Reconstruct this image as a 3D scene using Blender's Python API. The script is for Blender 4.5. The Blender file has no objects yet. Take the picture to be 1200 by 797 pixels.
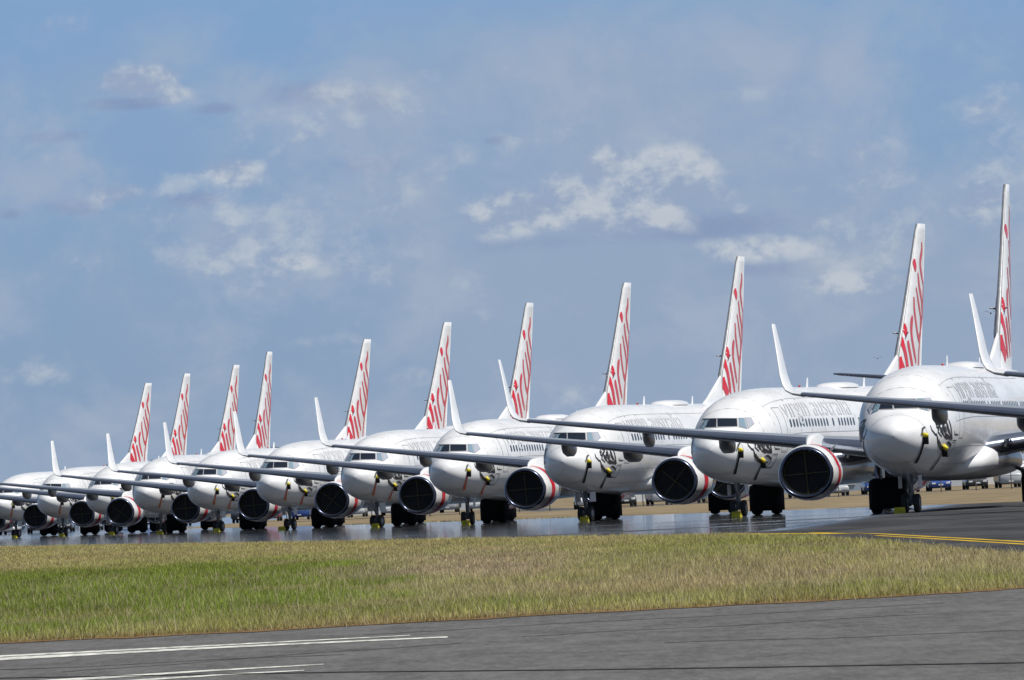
import bpy, bmesh, math, random
import numpy as np
from mathutils import Vector, Matrix, Euler
from mathutils.bvhtree import BVHTree
random.seed(7); rng = np.random.default_rng(7)
S = bpy.context.scene; COL = S.collection
R_ = math.radians

# ------------------------------------------------------------------ camera
cd = bpy.data.cameras.new('camera'); cam = bpy.data.objects.new('camera', cd); COL.objects.link(cam)
cd.sensor_width = 36; cd.lens = 360; cd.clip_start = 2; cd.clip_end = 60000
ROLL = 0.05; YAW = 1.9/12000; PITCH = (583.25 - 398.5) / 12000
base = Euler((math.pi/2, 0, 0)).to_matrix()
yaw = Matrix.Rotation(YAW, 3, 'Z')
cam.matrix_world = Matrix.Translation((0, 0, 1.257)) @ (yaw @ base @ Matrix.Rotation(-math.atan(ROLL), 3, 'Z') @ Matrix.Rotation(math.atan(PITCH), 3, 'X')).to_4x4()
S.camera = cam
S.view_settings.view_transform = 'Standard'; S.view_settings.look = 'None'
S.view_settings.exposure = 0.1; S.view_settings.gamma = 1
S.render.resolution_x = 1024; S.render.resolution_y = 680

# ------------------------------------------------------------------ sun
SUN_EL = R_(60); sd = Vector((0.88, -0.47, 0)).normalized()
SUNV = Vector((sd.x*math.cos(SUN_EL), sd.y*math.cos(SUN_EL), math.sin(SUN_EL)))
sl = bpy.data.lights.new('sun', 'SUN'); sl.energy = 4.6; sl.angle = R_(0.53); sl.color = (1, .96, .90)
so = bpy.data.objects.new('sun', sl); COL.objects.link(so); so.rotation_euler = SUNV.to_track_quat('Z', 'Y').to_euler()

# ------------------------------------------------------------------ node helper
class NT:
    def __init__(s, nt): s.t = nt; s.n = nt.nodes; s.l = nt.links
    def new(s, ty, **kw):
        n = s.n.new(ty)
        for k, v in kw.items():
            if k.startswith('i_'):
                n.inputs[int(k[2:]) if k[2:].isdigit() else k[2:].replace('_', ' ')].default_value = v
            else: setattr(n, k, v)
        return n
    def L(s, a, b): s.l.new(a, b)
    def put(s, inp, v):
        if isinstance(v, bpy.types.NodeSocket): s.l.new(v, inp)
        else: inp.default_value = v
    def m(s, op, a, b=0.0, c=0.0, clamp=False):
        n = s.n.new('ShaderNodeMath'); n.operation = op; n.use_clamp = clamp
        s.put(n.inputs[0], a); s.put(n.inputs[1], b); s.put(n.inputs[2], c); return n.outputs[0]
    def mix(s, f, a, b):
        n = s.n.new('ShaderNodeMix'); n.data_type = 'RGBA'
        s.put(n.inputs[0], f); s.put(n.inputs[6], a); s.put(n.inputs[7], b); return n.outputs[2]
    def sm(s, v, a, b, o0=0.0, o1=1.0):
        n = s.n.new('ShaderNodeMapRange'); n.interpolation_type = 'SMOOTHSTEP'
        s.put(n.inputs[0], v); n.inputs[1].default_value = a; n.inputs[2].default_value = b
        n.inputs[3].default_value = o0; n.inputs[4].default_value = o1; return n.outputs[0]
    def noise(s, vec, scale, detail=4, rough=.55, dim='3D', dist=0.0):
        n = s.n.new('ShaderNodeTexNoise'); n.noise_dimensions = dim
        n.inputs['Scale'].default_value = scale; n.inputs['Detail'].default_value = detail
        n.inputs['Roughness'].default_value = rough; n.inputs['Distortion'].default_value = dist
        s.l.new(vec, n.inputs['Vector']); return n.outputs['Fac']
def lin(r, g, b):
    f = lambda c: (c/255/12.92 if c/255 <= .04045 else ((c/255+.055)/1.055)**2.4)
    return (f(r), f(g), f(b), 1)

# ------------------------------------------------------------------ sky: Nishita overhead, thin blue air and cloud towards the horizon
w = bpy.data.worlds.new('World'); S.world = w; w.use_nodes = True
w.node_tree.nodes.clear(); t = NT(w.node_tree)
out = t.new('ShaderNodeOutputWorld'); bg = t.new('ShaderNodeBackground'); bg.inputs[1].default_value = 0.05
sky = t.new('ShaderNodeTexSky', sky_type='NISHITA', sun_disc=False, sun_elevation=SUN_EL, sun_rotation=math.atan2(sd.x, sd.y))
tc = t.new('ShaderNodeTexCoord'); d = tc.outputs['Generated']
sp = t.new('ShaderNodeSeparateXYZ'); t.L(d, sp.inputs[0])
az = t.m('ARCTAN2', sp.outputs[0], sp.outputs[1]); el = t.m('ARCSINE', sp.outputs[2])
SC = 10.0    # one unit = 0.1 rad
U = t.m('MULTIPLY', az, SC); V = t.m('MULTIPLY', el, SC)
cb = t.new('ShaderNodeCombineXYZ'); t.L(U, cb.inputs[0]); t.L(V, cb.inputs[1]); P = cb.outputs[0]
vm = t.new('ShaderNodeVectorMath', operation='MULTIPLY'); t.L(d, vm.inputs[0]); vm.inputs[1].default_value = (SC, SC, SC*1.35); D3 = vm.outputs[0]
def x10(c): return tuple(v/.05/1.07 for v in c[:3]) + (1,)
# vertical colour of the clear air
base_c = t.mix(t.sm(V, 0.0, .50), x10(lin(134, 158, 186)), x10(lin(127, 162, 202)))
haze_n = t.noise(D3, 1.6, 5, .5, dist=.4)
haze_m = t.m('MULTIPLY', t.sm(haze_n, .34, .58), t.sm(V, .52, .40, .10, 1))
colr = t.mix(t.m('MULTIPLY', haze_m, .75), base_c, x10(lin(152, 169, 193)))
# low broken cloud: generic patches all round plus the larger heaps in view
sh = t.new('ShaderNodeVectorMath', operation='ADD'); t.L(D3, sh.inputs[0]); sh.inputs[1].default_value = (.010, 0, .026)
def cl_noise(vec): return t.m('ADD', t.m('MULTIPLY', t.noise(vec, 10, 8, .60, dist=.15), .72), t.m('MULTIPLY', t.noise(vec, 30, 5, .62), .28))
nn = cl_noise(D3); nnu = cl_noise(sh.outputs[0])
lit = t.sm(t.m('SUBTRACT', nn, nnu), -.06, .09)
gen = t.m('MULTIPLY', t.sm(t.noise(D3, 3.6, 4, .55), .44, .62), t.sm(V, .50, .32, .0, .42))
def blob(px, py, rx, ry):
    ox, oy = px-600, py-583.25
    b = (oy + ROLL*ox)/(1+ROLL**2); a = ox - ROLL*b
    mp = t.new('ShaderNodeMapping', vector_type='TEXTURE'); mp.inputs['Location'].default_value = (a/1200, -b/1200, 0)
    mp.inputs['Scale'].default_value = (rx/1200, ry/1200, 1); t.L(P, mp.inputs['Vector'])
    ln = t.new('ShaderNodeVectorMath', operation='LENGTH'); t.L(mp.outputs[0], ln.inputs[0])
    return t.sm(ln.outputs['Value'], 1.6, 0.0)
bright = None
for (px, py, rx, ry, k) in [(165, 96, 55, 24, 1.0), (200, 108, 30, 16, .9), (272, 202, 48, 26, .85), (130, 228, 44, 20, .85), (105, 312, 30, 28, .45),
        (610, 250, 75, 34, 1.1), (665, 235, 60, 40, 1.0), (712, 195, 40, 30, .95), (785, 205, 66, 38, 1.2), (835, 232, 40, 26, .8), (745, 240, 90, 44, 1.0), (865, 243, 26, 10, .7), (948, 261, 30, 14, .95),
        (900, 290, 110, 18, .85), (345, 306, 44, 15, .75), (400, 325, 40, 12, .5), (1000, 330, 70, 20, .7), (1150, 235, 45, 36, .75), (1120, 240, 20, 24, .6),
        (385, 105, 60, 18, .45), (60, 190, 60, 14, .3), (350, 400, 120, 14, .35), (40, 435, 60, 22, .4), (680, 362, 50, 14, .5), (30, 36, 60, 18, .35), (950, 105, 130, 14, .35), (560, 90, 160, 20, .25)]:
    b = t.m('MULTIPLY', blob(px, py, rx, ry), k); bright = b if bright is None else t.m('MAXIMUM', bright, b)
dark = None
for (px, py, rx, ry, k) in [(150, 121, 60, 9, 1), (250, 127, 28, 8, .9), (360, 110, 70, 17, .9), (430, 118, 30, 14, .9), (90, 242, 40, 14, .7), (225, 234, 36, 12, .8), (430, 195, 60, 16, .7), (578, 164, 16, 6, .8),
        (820, 265, 150, 22, .8), (620, 285, 90, 14, .5), (900, 316, 120, 12, .5), (8, 250, 20, 8, .6), (880, 320, 200, 10, .4), (60, 160, 60, 8, .5)]:
    b = t.m('MULTIPLY', blob(px, py, rx, ry), k); dark = b if dark is None else t.m('MAXIMUM', dark, b)
dm = t.sm(t.m('ADD', dark, t.m('MULTIPLY', t.m('SUBTRACT', nn, .5), 1.6)), .15, .8)
colr = t.mix(t.m('MULTIPLY', dm, .65), colr, x10(lin(129, 147, 183)))
# broad soft banks of thin cloud
bank = t.noise(D3, 4.2, 7, .60, dist=.5); bank2 = t.noise(D3, 11, 6, .6, dist=.3)
bk_ = t.m('MULTIPLY', t.sm(t.m('ADD', t.m('MULTIPLY', bank, .6), t.m('MULTIPLY', bank2, .4)), .44, .62), t.sm(V, .52, .40, .15, 1))
colr = t.mix(t.m('MULTIPLY', bk_, .55), colr, x10(lin(170, 181, 199)))
bright = t.m('MAXIMUM', bright, gen)
bm_ = t.sm(t.m('ADD', bright, t.m('MULTIPLY', t.m('SUBTRACT', nn, .5), 1.8)), .20, .82)
ccol = t.mix(lit, x10(lin(150, 166, 193)), x10(lin(194, 201, 209)))
colr = t.mix(t.m('MULTIPLY', bm_, .82), colr, ccol)
up = t.sm(el, .08, .28)
final = t.mix(up, colr, sky.outputs[0])
t.L(final, bg.inputs[0]); t.L(bg.outputs[0], out.inputs[0])

# ------------------------------------------------------------------ materials
MATS = {}
def mat(name, col, rough=.5, metal=0.0, coat=0.0, spec=.5, nz=0.0, nscale=3.0, bump=0.0, bscale=30, attr=None, trans=0, aniso=(1, 1, 1)):
    m = bpy.data.materials.new(name); m.use_nodes = True; k = NT(m.node_tree)
    b = m.node_tree.nodes['Principled BSDF']
    b.inputs['Roughness'].default_value = rough; b.inputs['Metallic'].default_value = metal
    b.inputs['Coat Weight'].default_value = coat; b.inputs['Coat Roughness'].default_value = .08
    b.inputs['Specular IOR Level'].default_value = spec
    c = tuple(col[:3]) + (1,)
    tcn = k.new('ShaderNodeTexCoord'); mp = k.new('ShaderNodeMapping'); mp.inputs['Scale'].default_value = aniso
    oi = k.new('ShaderNodeObjectInfo'); av = k.new('ShaderNodeVectorMath', operation='ADD'); sc_ = k.new('ShaderNodeVectorMath', operation='SCALE'); sc_.inputs[0].default_value = (37, 91, 53); k.L(oi.outputs['Random'], sc_.inputs['Scale'])
    k.L(tcn.outputs['Object'], av.inputs[0]); k.L(sc_.outputs[0], av.inputs[1]); k.L(av.outputs[0], mp.inputs[0])
    if nz:
        f = k.noise(mp.outputs[0], nscale, 5, .6)
        k.L(k.mix(k.sm(f, .3, .75), c, tuple(v*(1-nz) for v in c[:3]) + (1,)), b.inputs['Base Color'])
    else: b.inputs['Base Color'].default_value = c
    if bump:
        bn = k.new('ShaderNodeBump'); bn.inputs['Strength'].default_value = bump; bn.inputs['Distance'].default_value = .02
        k.L(k.noise(mp.outputs[0], bscale, 3), bn.inputs['Height']); k.L(bn.outputs[0], b.inputs['Normal'])
    MATS[name] = m; return m
WHITE = mat('white_aircraft_paint', (.80, .81, .82), .32, coat=.3, nz=.15, nscale=1.1, aniso=(1, .3, 1.3), bump=.12, bscale=1.2)
GREYP = mat('grey_wing_paint', (.28, .30, .34), .38, coat=.15, nz=.12, nscale=.8)
ALU = mat('polished_aluminium', (.34, .38, .46), .30, metal=.85, nz=.15, nscale=2)
LIPM = mat('bare_inlet_metal', (.12, .14, .21), .25, metal=.85, nz=.2, nscale=3)
RED = mat('red_livery_paint', (.62, .015, .03), .35, coat=.3, nz=.08)
DARK = mat('black_fabric_cover', (.012, .012, .014), .85, nz=.3, nscale=4, bump=.4, bscale=6)
TYRE = mat('tyre_rubber', (.02, .02, .021), .8, nz=.3, nscale=5)
HUB = mat('wheel_hub_metal', (.35, .35, .36), .45, metal=.5, nz=.3)
GLASS = mat('cockpit_glass', (.015, .02, .03), .06, coat=.5)
GLASSB = mat('pale_blue_side_glass', (.20, .29, .36), .10, coat=.4)
GLASSL = mat('screened_side_glass', (.38, .41, .47), .15, coat=.3)
WINB = mat('cabin_window_glass', (.05, .06, .08), .12)
LETG = mat('silver_grey_lettering', (.56, .58, .61), .4, nz=.1)
INKB = mat('black_emblem_paint', (.025, .025, .03), .45)
SEAM = mat('panel_seam_sealant', (.34, .35, .37), .6)
YEL = mat('yellow_tape', (.72, .60, .03), .55, nz=.15)
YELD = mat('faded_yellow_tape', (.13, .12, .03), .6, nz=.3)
ORG = mat('orange_streamer_fabric', (.75, .16, .05), .75, nz=.2)
STEEL = mat('landing_gear_steel', (.30, .31, .33), .45, metal=.3, nz=.3)
GEARW = mat('white_gear_enamel', (.6, .62, .65), .45, nz=.2)
EXH = mat('exhaust_titanium', (.12, .11, .10), .4, metal=.8, nz=.4)
REDL = mat('red_beacon_glass', (.5, .03, .02), .2)

# ------------------------------------------------------------------ mesh helpers
def mk(name, V_, F_, m, parent=None, smooth=True, mi=None, loc=None):
    me = bpy.data.meshes.new(name); me.from_pydata([tuple(v) for v in V_], [], [tuple(f) for f in F_])
    for q in (m if isinstance(m, (list, tuple)) else [m]): me.materials.append(q)
    if mi is not None: me.polygons.foreach_set('material_index', mi)
    if smooth: me.polygons.foreach_set('use_smooth', [True]*len(me.polygons))
    me.validate(); me.update()
    o = bpy.data.objects.new(name, me); COL.objects.link(o)
    if parent: o.parent = parent
    if loc: o.location = loc
    return o
def loft(rings, closed=True, cap=(False, False)):
    n = len(rings[0]); V_ = [v for r in rings for v in r]; F_ = []
    for i in range(len(rings)-1):
        for j in range(n if closed else n-1):
            k = (j+1) % n; F_.append((i*n+j, i*n+k, (i+1)*n+k, (i+1)*n+j))
    if cap[0]: F_.append(tuple(range(n))[::-1])
    if cap[1]: F_.append(tuple((len(rings)-1)*n+j for j in range(n)))
    return V_, F_
def addm(A, B):
    n = len(A[0]); A[0].extend(B[0]); A[1].extend(tuple(i+n for i in f) for f in B[1]); return A
def tube(p0, p1, r0, r1=None, n=10, cap=True):
    r1 = r0 if r1 is None else r1; p0 = Vector(p0); p1 = Vector(p1); q = (p1-p0).to_track_quat('Z', 'Y')
    rings = [[p + q @ Vector((r*math.cos(2*math.pi*k/n), r*math.sin(2*math.pi*k/n), 0)) for k in range(n)] for p, r in ((p0, r0), (p1, r1))]
    return loft(rings, True, (cap, cap))
def box(c, s, rz=0):
    c = Vector(c); V_ = []; Rz = Matrix.Rotation(rz, 3, 'Z')
    for z in (-.5, .5):
        for x, y in ((-.5, -.5), (.5, -.5), (.5, .5), (-.5, .5)): V_.append(c + Rz @ Vector((x*s[0], y*s[1], z*s[2])))
    return V_, [(3, 2, 1, 0), (4, 5, 6, 7), (0, 1, 5, 4), (1, 2, 6, 5), (2, 3, 7, 6), (3, 0, 4, 7)]
def rbox(c, s, r=.2, n=3, taper=1.0):      # box with rounded vertical corners and a softened top
    c = Vector(c); rings = []
    prof = [(0, 1.0), (.75, 1.0*taper), (.93, .93*taper), (1.0, .72*taper)]
    for h, k in prof:
        ring = []
        for q, (sx, sy) in enumerate(((1, 1), (-1, 1), (-1, -1), (1, -1))):
            for j in range(n+1):
                a = math.pi/2*(q + j/n)
                ring.append(c + Vector((((s[0]/2-r)*sx + r*math.cos(a))*k, ((s[1]/2-r)*sy + r*math.sin(a))*k, (h-.5)*s[2])))
        rings.append(ring)
    return loft(rings, True, (True, True))
def interp(tab, x):
    xs = [q[0] for q in tab]
    return [float(np.interp(x, xs, [q[i] for q in tab])) for i in range(1, len(tab[0]))]
def thing(name, label, cat, loc=(0, 0, 0), rz=0, group=None):
    o = bpy.data.objects.new(name, None); COL.objects.link(o); o.location = loc; o.rotation_euler = (0, 0, rz)
    o.empty_display_size = .5; o['label'] = label; o['category'] = cat
    if group: o['group'] = group
    return o
def tag(o, label, cat, group=None, kind=None):
    o['label'] = label; o['category'] = cat
    if group: o['group'] = group
    if kind: o['kind'] = kind
    return o
def struct(o): o['kind'] = 'structure'; return o

# ------------------------------------------------------------------ fuselage shape (local: x port, y aft, z up; nose tip at the origin)
FUS = [(0, 2.78, 2.76, .01), (.06, 2.96, 2.55, .22), (.15, 3.07, 2.41, .38), (.3, 3.18, 2.25, .56), (.5, 3.29, 2.08, .74), (.75, 3.39, 1.94, .90), (1.0, 3.47, 1.83, 1.03), (1.35, 3.54, 1.76, 1.13), (1.7, 3.66, 1.67, 1.26),
       (2.0, 3.86, 1.60, 1.36), (2.3, 4.08, 1.54, 1.44), (2.6, 4.28, 1.50, 1.51), (3.0, 4.50, 1.45, 1.59), (3.5, 4.72, 1.40, 1.67), (4.1, 4.92, 1.36, 1.75), (5, 5.08, 1.32, 1.82), (6, 5.19, 1.30, 1.86), (7.2, 5.26, 1.30, 1.88),
       (9, 5.30, 1.30, 1.88), (12, 5.31, 1.30, 1.88), (18, 5.31, 1.30, 1.88), (24, 5.31, 1.30, 1.88), (26.5, 5.31, 1.36, 1.88), (29, 5.31, 1.62, 1.84), (31.5, 5.30, 2.08, 1.68), (34, 5.26, 2.75, 1.38), (36, 5.17, 3.32, 1.05),
       (37.5, 5.05, 3.75, .76), (38.6, 4.90, 4.05, .5), (39.1, 4.78, 4.2, .36)]
fx = np.array([q[0] for q in FUS]); ft = np.array([q[1] for q in FUS]); fb = np.array([q[2] for q in FUS]); fw = np.array([q[3] for q in FUS])
def csp(x, y):   # monotone cubic interpolation
    h = np.diff(x); dl = np.diff(y)/h; m_ = np.zeros(len(x)); m_[0] = dl[0]; m_[-1] = dl[-1]
    for i in range(1, len(x)-1):
        m_[i] = 0 if dl[i-1]*dl[i] <= 0 else 2*dl[i-1]*dl[i]/(dl[i-1]+dl[i])
    def f(q):
        q = min(max(q, x[0]), x[-1]); i = min(int(np.searchsorted(x, q, side='right'))-1, len(x)-2); s_ = (q-x[i])/h[i]
        return float((1+2*s_)*(1-s_)**2*y[i] + s_*(1-s_)**2*h[i]*m_[i] + s_*s_*(3-2*s_)*y[i+1] + s_*s_*(s_-1)*h[i]*m_[i+1])
    return f
FT, FB, FW = csp(fx, ft), csp(fx, fb), csp(fx, fw)
def hull(a, phi, off=0.0):       # phi 0 = port waterline, 90deg = crown
    tp, bt, wd = FT(a), FB(a), FW(a); zc = bt + (tp-bt)*.49
    c, s = math.cos(phi), math.sin(phi); e = .94
    x = (wd+off)*math.copysign(abs(c)**e, c); z = zc + ((tp-zc if s > 0 else zc-bt)+off)*math.copysign(abs(s)**e, s)
    return Vector((x, a, z))
st = sorted(set([round(q, 3) for q in list(np.linspace(0, 1, 9)**1.6*1.0) + list(np.linspace(1, 6, 26)) + list(np.linspace(6, 26, 14)) + list(np.linspace(26, 39.1, 20))]))
NS = 48
VF, FF = loft([[hull(a, 2*math.pi*j/NS) for j in range(NS)] for a in st], True, (True, True))
BVH = BVHTree.FromPolygons([tuple(v) for v in VF], [f for f in FF])
VA = R_(14.6)                     # quarter view in which the nose features are laid out: u across, z up
def cast(u, z, off=.012, ang=VA):
    d_ = Vector((math.sin(ang), math.cos(ang), 0)); rt = Vector((math.cos(ang), -math.sin(ang), 0))
    # u measured on the plane through the nose tip; d_ is the view direction going aft
    rt = Vector((math.cos(ang), math.sin(ang), 0)); d_ = Vector((-math.sin(ang), math.cos(ang), 0))
    o_ = rt*u + Vector((0, 0, z)) - d_*20
    h, n, i, dist = BVH.ray_cast(o_, d_)
    if h is None: return None
    if n.dot(d_) > 0: n = -n
    return h + n*off, n
def uz(px, py): return ((px + 4 - 834)/28.6, 1.257 + (571.5 - .05*(px-850) - py)/28.6)   # measured off a side-quarter elevation
def patch(poly, off=.012, nsub=5):
    """quad (4 corners of (u,z)) draped on the hull"""
    V_ = []; F_ = []
    for i in range(nsub+1):
        for j in range(nsub+1):
            s_, t_ = i/nsub, j/nsub
            u = (1-s_)*(1-t_)*poly[0][0] + s_*(1-t_)*poly[1][0] + s_*t_*poly[2][0] + (1-s_)*t_*poly[3][0]
            z = (1-s_)*(1-t_)*poly[0][1] + s_*(1-t_)*poly[1][1] + s_*t_*poly[2][1] + (1-s_)*t_*poly[3][1]
            r = cast(u, z, off)
            V_.append(r[0] if r else Vector((0, 2, 3)))
    for i in range(nsub):
        for j in range(nsub): F_.append((i*(nsub+1)+j, (i+1)*(nsub+1)+j, (i+1)*(nsub+1)+j+1, i*(nsub+1)+j+1))
    return V_, F_
def ribbon_pts(pts, wds, nrms):
    V_ = []; F_ = []
    for i, p in enumerate(pts):
        a = pts[max(i-1, 0)]; b = pts[min(i+1, len(pts)-1)]; tdir = (b-a).normalized(); sd_ = tdir.cross(nrms[i]).normalized()
        V_ += [p - sd_*wds[i]/2, p + sd_*wds[i]/2]
        if i: F_.append((2*i-2, 2*i-1, 2*i+1, 2*i))
    return V_, F_
def stroke_hull(poly, wd, off=.014, step=.08):
    P_ = []; N_ = []; W_ = []; L_ = len(poly)
    for i in range(L_-1):
        (x0, z0), (x1, z1) = poly[i], poly[i+1]; n = max(1, int(math.hypot(x1-x0, z1-z0)/step))
        for k in range(n + (i == L_-2)):
            s_ = k/n; r = cast(x0+(x1-x0)*s_, z0+(z1-z0)*s_, off)
            if r:
                P_.append(r[0]); N_.append(r[1]); g = (i+s_)/(L_-1); W_.append(wd*(.45+.75*math.sin(math.pi*min(max(g, .04), .96))))
    if len(P_) < 2: return [], []
    return ribbon_pts(P_, W_, N_)

# ------------------------------------------------------------------ one airliner with all its parts
def naca(x, tt): return 5*tt*(.2969*math.sqrt(x) - .126*x - .3516*x*x + .2843*x**3 - .1036*x**4)
XC = [0, .006, .02, .05, .09, .16, .28, .42, .58, .75, .9, 1.0]
def section(o_, chord, tt, gam, sx, lo=0, camber=.015):
    """airfoil ring: o_=LE point, chord aft, thickness normal tilted by gam, sx=+1 port"""
    nrm = Vector((-sx*math.sin(gam), 0, math.cos(gam)))
    xs = [x for x in XC if x >= lo]
    up_ = [o_ + Vector((0, x*chord, 0)) + nrm*chord*(naca(x, tt) + camber*4*x*(1-x)*.5) for x in xs]
    dn_ = [o_ + Vector((0, x*chord, 0)) - nrm*chord*(naca(x, tt)*.95 - camber*4*x*(1-x)*.5) for x in xs]
    return up_[::-1] + (dn_[1:] if lo == 0 else dn_)
def le_section(o_, chord, tt, gam, sx, hi=.09, camber=.015, off=0.0):
    nrm = Vector((-sx*math.sin(gam), 0, math.cos(gam))); xs = [x for x in XC if x <= hi]
    f_ = lambda x, s_: o_ + Vector((0, x*chord - off, 0)) + nrm*(chord*((naca(x, tt) if s_ > 0 else -naca(x, tt)*.95) + camber*4*x*(1-x)*.5) + s_*off)
    return [f_(x, 1) for x in xs[::-1]] + [f_(x, -1) for x in xs[1:]]
# wing stations: span, z, LE, chord, t/c, tilt
def wing_tab():
    T = []
    for y, z, le, te, tt in ((1.5, 2.22, 12.9, 21.2, .13), (3.2, 2.45, 14.25, 21.05, .125), (4.9, 2.68, 15.35, 20.95, .115), (8, 3.07, 17.0, 21.4, .11), (11, 3.45, 18.6, 22.0, .10), (14, 3.83, 20.15, 22.65, .10), (16.6, 4.16, 21.5, 23.2, .10)):
        T.append((y, z, le, te-le, tt*.9, R_(6)))
    return T
WT = wing_tab()
WL = [(16.6, 4.16, 21.5, 1.7, .10, 7), (16.95, 4.22, 21.75, 1.62, .09, 16), (17.22, 4.34, 22.05, 1.52, .085, 38), (17.38, 4.53, 22.35, 1.40, .08, 62), (17.5, 4.85, 22.6, 1.25, .08, 76), (17.72, 5.7, 23.2, .90, .08, 78), (17.93, 6.45, 23.75, .62, .08, 78), (17.97, 6.56, 23.9, .48, .05, 78)]
FIN = [(4.6, 32.2, 36.7), (5.2, 32.3, 36.9), (6.7, 32.75, 37.42), (8.5, 34.4, 38.03), (10.5, 36.1, 38.72), (12.2, 37.5, 39.3), (12.5, 37.85, 39.4)]
def fin_le_te(z): return interp(FIN, z)
def fin_half(a, z, tt=.10):
    le, te = fin_le_te(z); c = te-le; x = min(max((a-le)/c, 0), 1); return naca(x, tt)*c
def build_plane():
    root = thing('airliner', 'x', 'airliner')
    body = mk('fuselage', VF, FF, WHITE, root)
    # wing-to-body fairing
    rings = []
    for a, wd, zt, zb in ((10.8, 1.2, 1.9, 1.32), (11.8, 1.75, 2.15, 1.24), (12.8, 2.05, 2.45, 1.16), (14.5, 2.15, 2.5, 1.10), (19, 2.15, 2.5, 1.08), (21.5, 2.05, 2.4, 1.12), (23.3, 1.7, 2.1, 1.2), (24.8, 1.1, 1.8, 1.34)):
        zc = (zt+zb)/2; rings.append([Vector((wd*math.copysign(abs(math.cos(q))**.75, math.cos(q)), a, zc + (zt-zb)/2*math.copysign(abs(math.sin(q))**.75, math.sin(q)))) for q in [2*math.pi*j/28 for j in range(28)]])
    mk('belly_fairing', *loft(rings, True, (True, True)), WHITE, root)
    # cockpit panes
    z6 = lambda x, y: uz(x/7.97+800, y/7.97+440)
    panes = [([z6(146, 492), z6(300, 490), z6(306, 411), z6(180, 413)], GLASS), ([z6(314, 487), z6(495, 484), z6(495, 412), z6(316, 411)], GLASS),
             ([z6(515, 486), z6(583, 506), z6(562, 409), z6(516, 408)], GLASSB), ([z6(598, 506), z6(650, 455), z6(622, 405), z6(573, 406)], GLASSL)]
    for p_, g_ in panes:
        cu = sum(q[0] for q in p_)/4; cz = sum(q[1] for q in p_)/4
        big = [(cu+(q[0]-cu)*1.0+math.copysign(.035, q[0]-cu), cz+(q[1]-cz)+math.copysign(.03, q[1]-cz)) for q in p_]
        wn = mk('cockpit_window', *patch(p_, .022), g_, root)
        mk('window_frame', *patch(big, .010), SEAM, wn)
    # starboard side panes (mirror of the port ones)
    for p_, g_ in panes[2:]:
        V_, F_ = patch(p_, .022); mk('cockpit_window', [Vector((-v.x, v.y, v.z)) for v in V_], [f[::-1] for f in F_], g_, root)
    # eyebrow and seam lines
    def hoop(a, p0, p1, wd, off=.008):
        P_ = [hull(a, R_(q), off) for q in np.linspace(p0, p1, 25)]
        N_ = [(p - Vector((0, a, 3.3))).normalized() for p in P_]
        return ribbon_pts(P_, [wd]*len(P_), N_)
    for a in (1.15, 2.95, 4.15, 5.95, 7.8, 9.6, 11.9, 14.2, 17.5, 21): mk('panel_seam', *hoop(a, -80, 260, .024), SEAM, root)
    for ph in (48, 2, -28, -52, 132, 178, 208, 232):
        P_ = [hull(a, R_(ph), .007) for a in np.linspace(4.2, 27, 60)]
        mk('panel_seam', *ribbon_pts(P_, [.02]*60, [(p - Vector((0, p.y, 3.3))).normalized() for p in P_]), SEAM, root)
    # cabin windows, both sides, one part
    cw = ([], [])
    for sx in (1, -1):
        for k in range(0, 50):
            if k in (13, 15, 22, 33): continue
            a0 = 6.3 + .508*k; zc = 3.76
            tp, bt = FT(a0), FB(a0); pts = []
            zm = bt+(tp-bt)*.49
            for q in range(10):
                an = 2*math.pi*q/10; da = .115*math.copysign(abs(math.cos(an))**.6, math.cos(an)); dz = .17*math.copysign(abs(math.sin(an))**.6, math.sin(an))
                qq = (zc+dz-zm)/(tp-zm); ph = math.copysign(math.asin(min(1, abs(qq)**(1/.94))), qq); v = hull(a0+da, ph, .012); pts.append(Vector((sx*v.x, v.y, v.z)))
            n = len(cw[0]); cw[0].extend(pts); cw[1].append(tuple(range(n, n+10)) if sx < 0 else tuple(range(n, n+10))[::-1])
    o = mk('cabin_windows', *cw, WINB, root, smooth=False); o['kind'] = 'stuff'
    # doors: outline strips
    def outline(a0, a1, z0, z1, sx, wd=.035):
        sv_ = ([], [])
        def hp(a, z):
            tp, bt = FT(a), FB(a); zm = bt+(tp-bt)*.49; s_ = (z-zm)/((tp-zm) if z > zm else (zm-bt)); ph = math.copysign(math.asin(min(1, abs(s_)**(1/.94))), s_)
            v = hull(a, ph, .011); return Vector((sx*v.x, v.y, v.z)), Vector((sx*math.cos(ph), 0, math.sin(ph)))
        for (p, q) in (((a0, z0), (a1, z0)), ((a1, z0), (a1, z1)), ((a1, z1), (a0, z1)), ((a0, z1), (a0, z0))):
            L_ = [hp(p[0]+(q[0]-p[0])*k/8, p[1]+(q[1]-p[1])*k/8) for k in range(9)]
            addm(sv_, ribbon_pts([l[0] for l in L_], [wd]*9, [l[1] for l in L_]))
        return sv_
    mk('cabin_door', *outline(4.75, 5.6, 2.62, 4.42, 1), SEAM, root)
    mk('cabin_door', *outline(31.3, 32.1, 2.75, 4.4, 1), SEAM, root)
    mk('cabin_door', *outline(4.75, 5.5, 2.62, 4.3, -1), SEAM, root)
    mk('cargo_door', *outline(8.6, 9.8, 1.7, 2.5, -1), SEAM, root)
    mk('service_hatch', *outline(3.75, 4.35, 1.95, 2.5, 1, .04), INKB, root)
    # airline name along the upper side
    cu = bpy.data.curves.new('txt', 'FONT'); cu.body = 'virgin australia'; cu.size = 1.5; cu.shear = .18; cu.space_character = .98; cu.resolution_u = 3; cu.offset = -.012
    to = bpy.data.objects.new('txt', cu); COL.objects.link(to); dg = bpy.context.evaluated_depsgraph_get()
    tm = bpy.data.meshes.new_from_object(to.evaluated_get(dg)); bpy.data.objects.remove(to)
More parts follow.
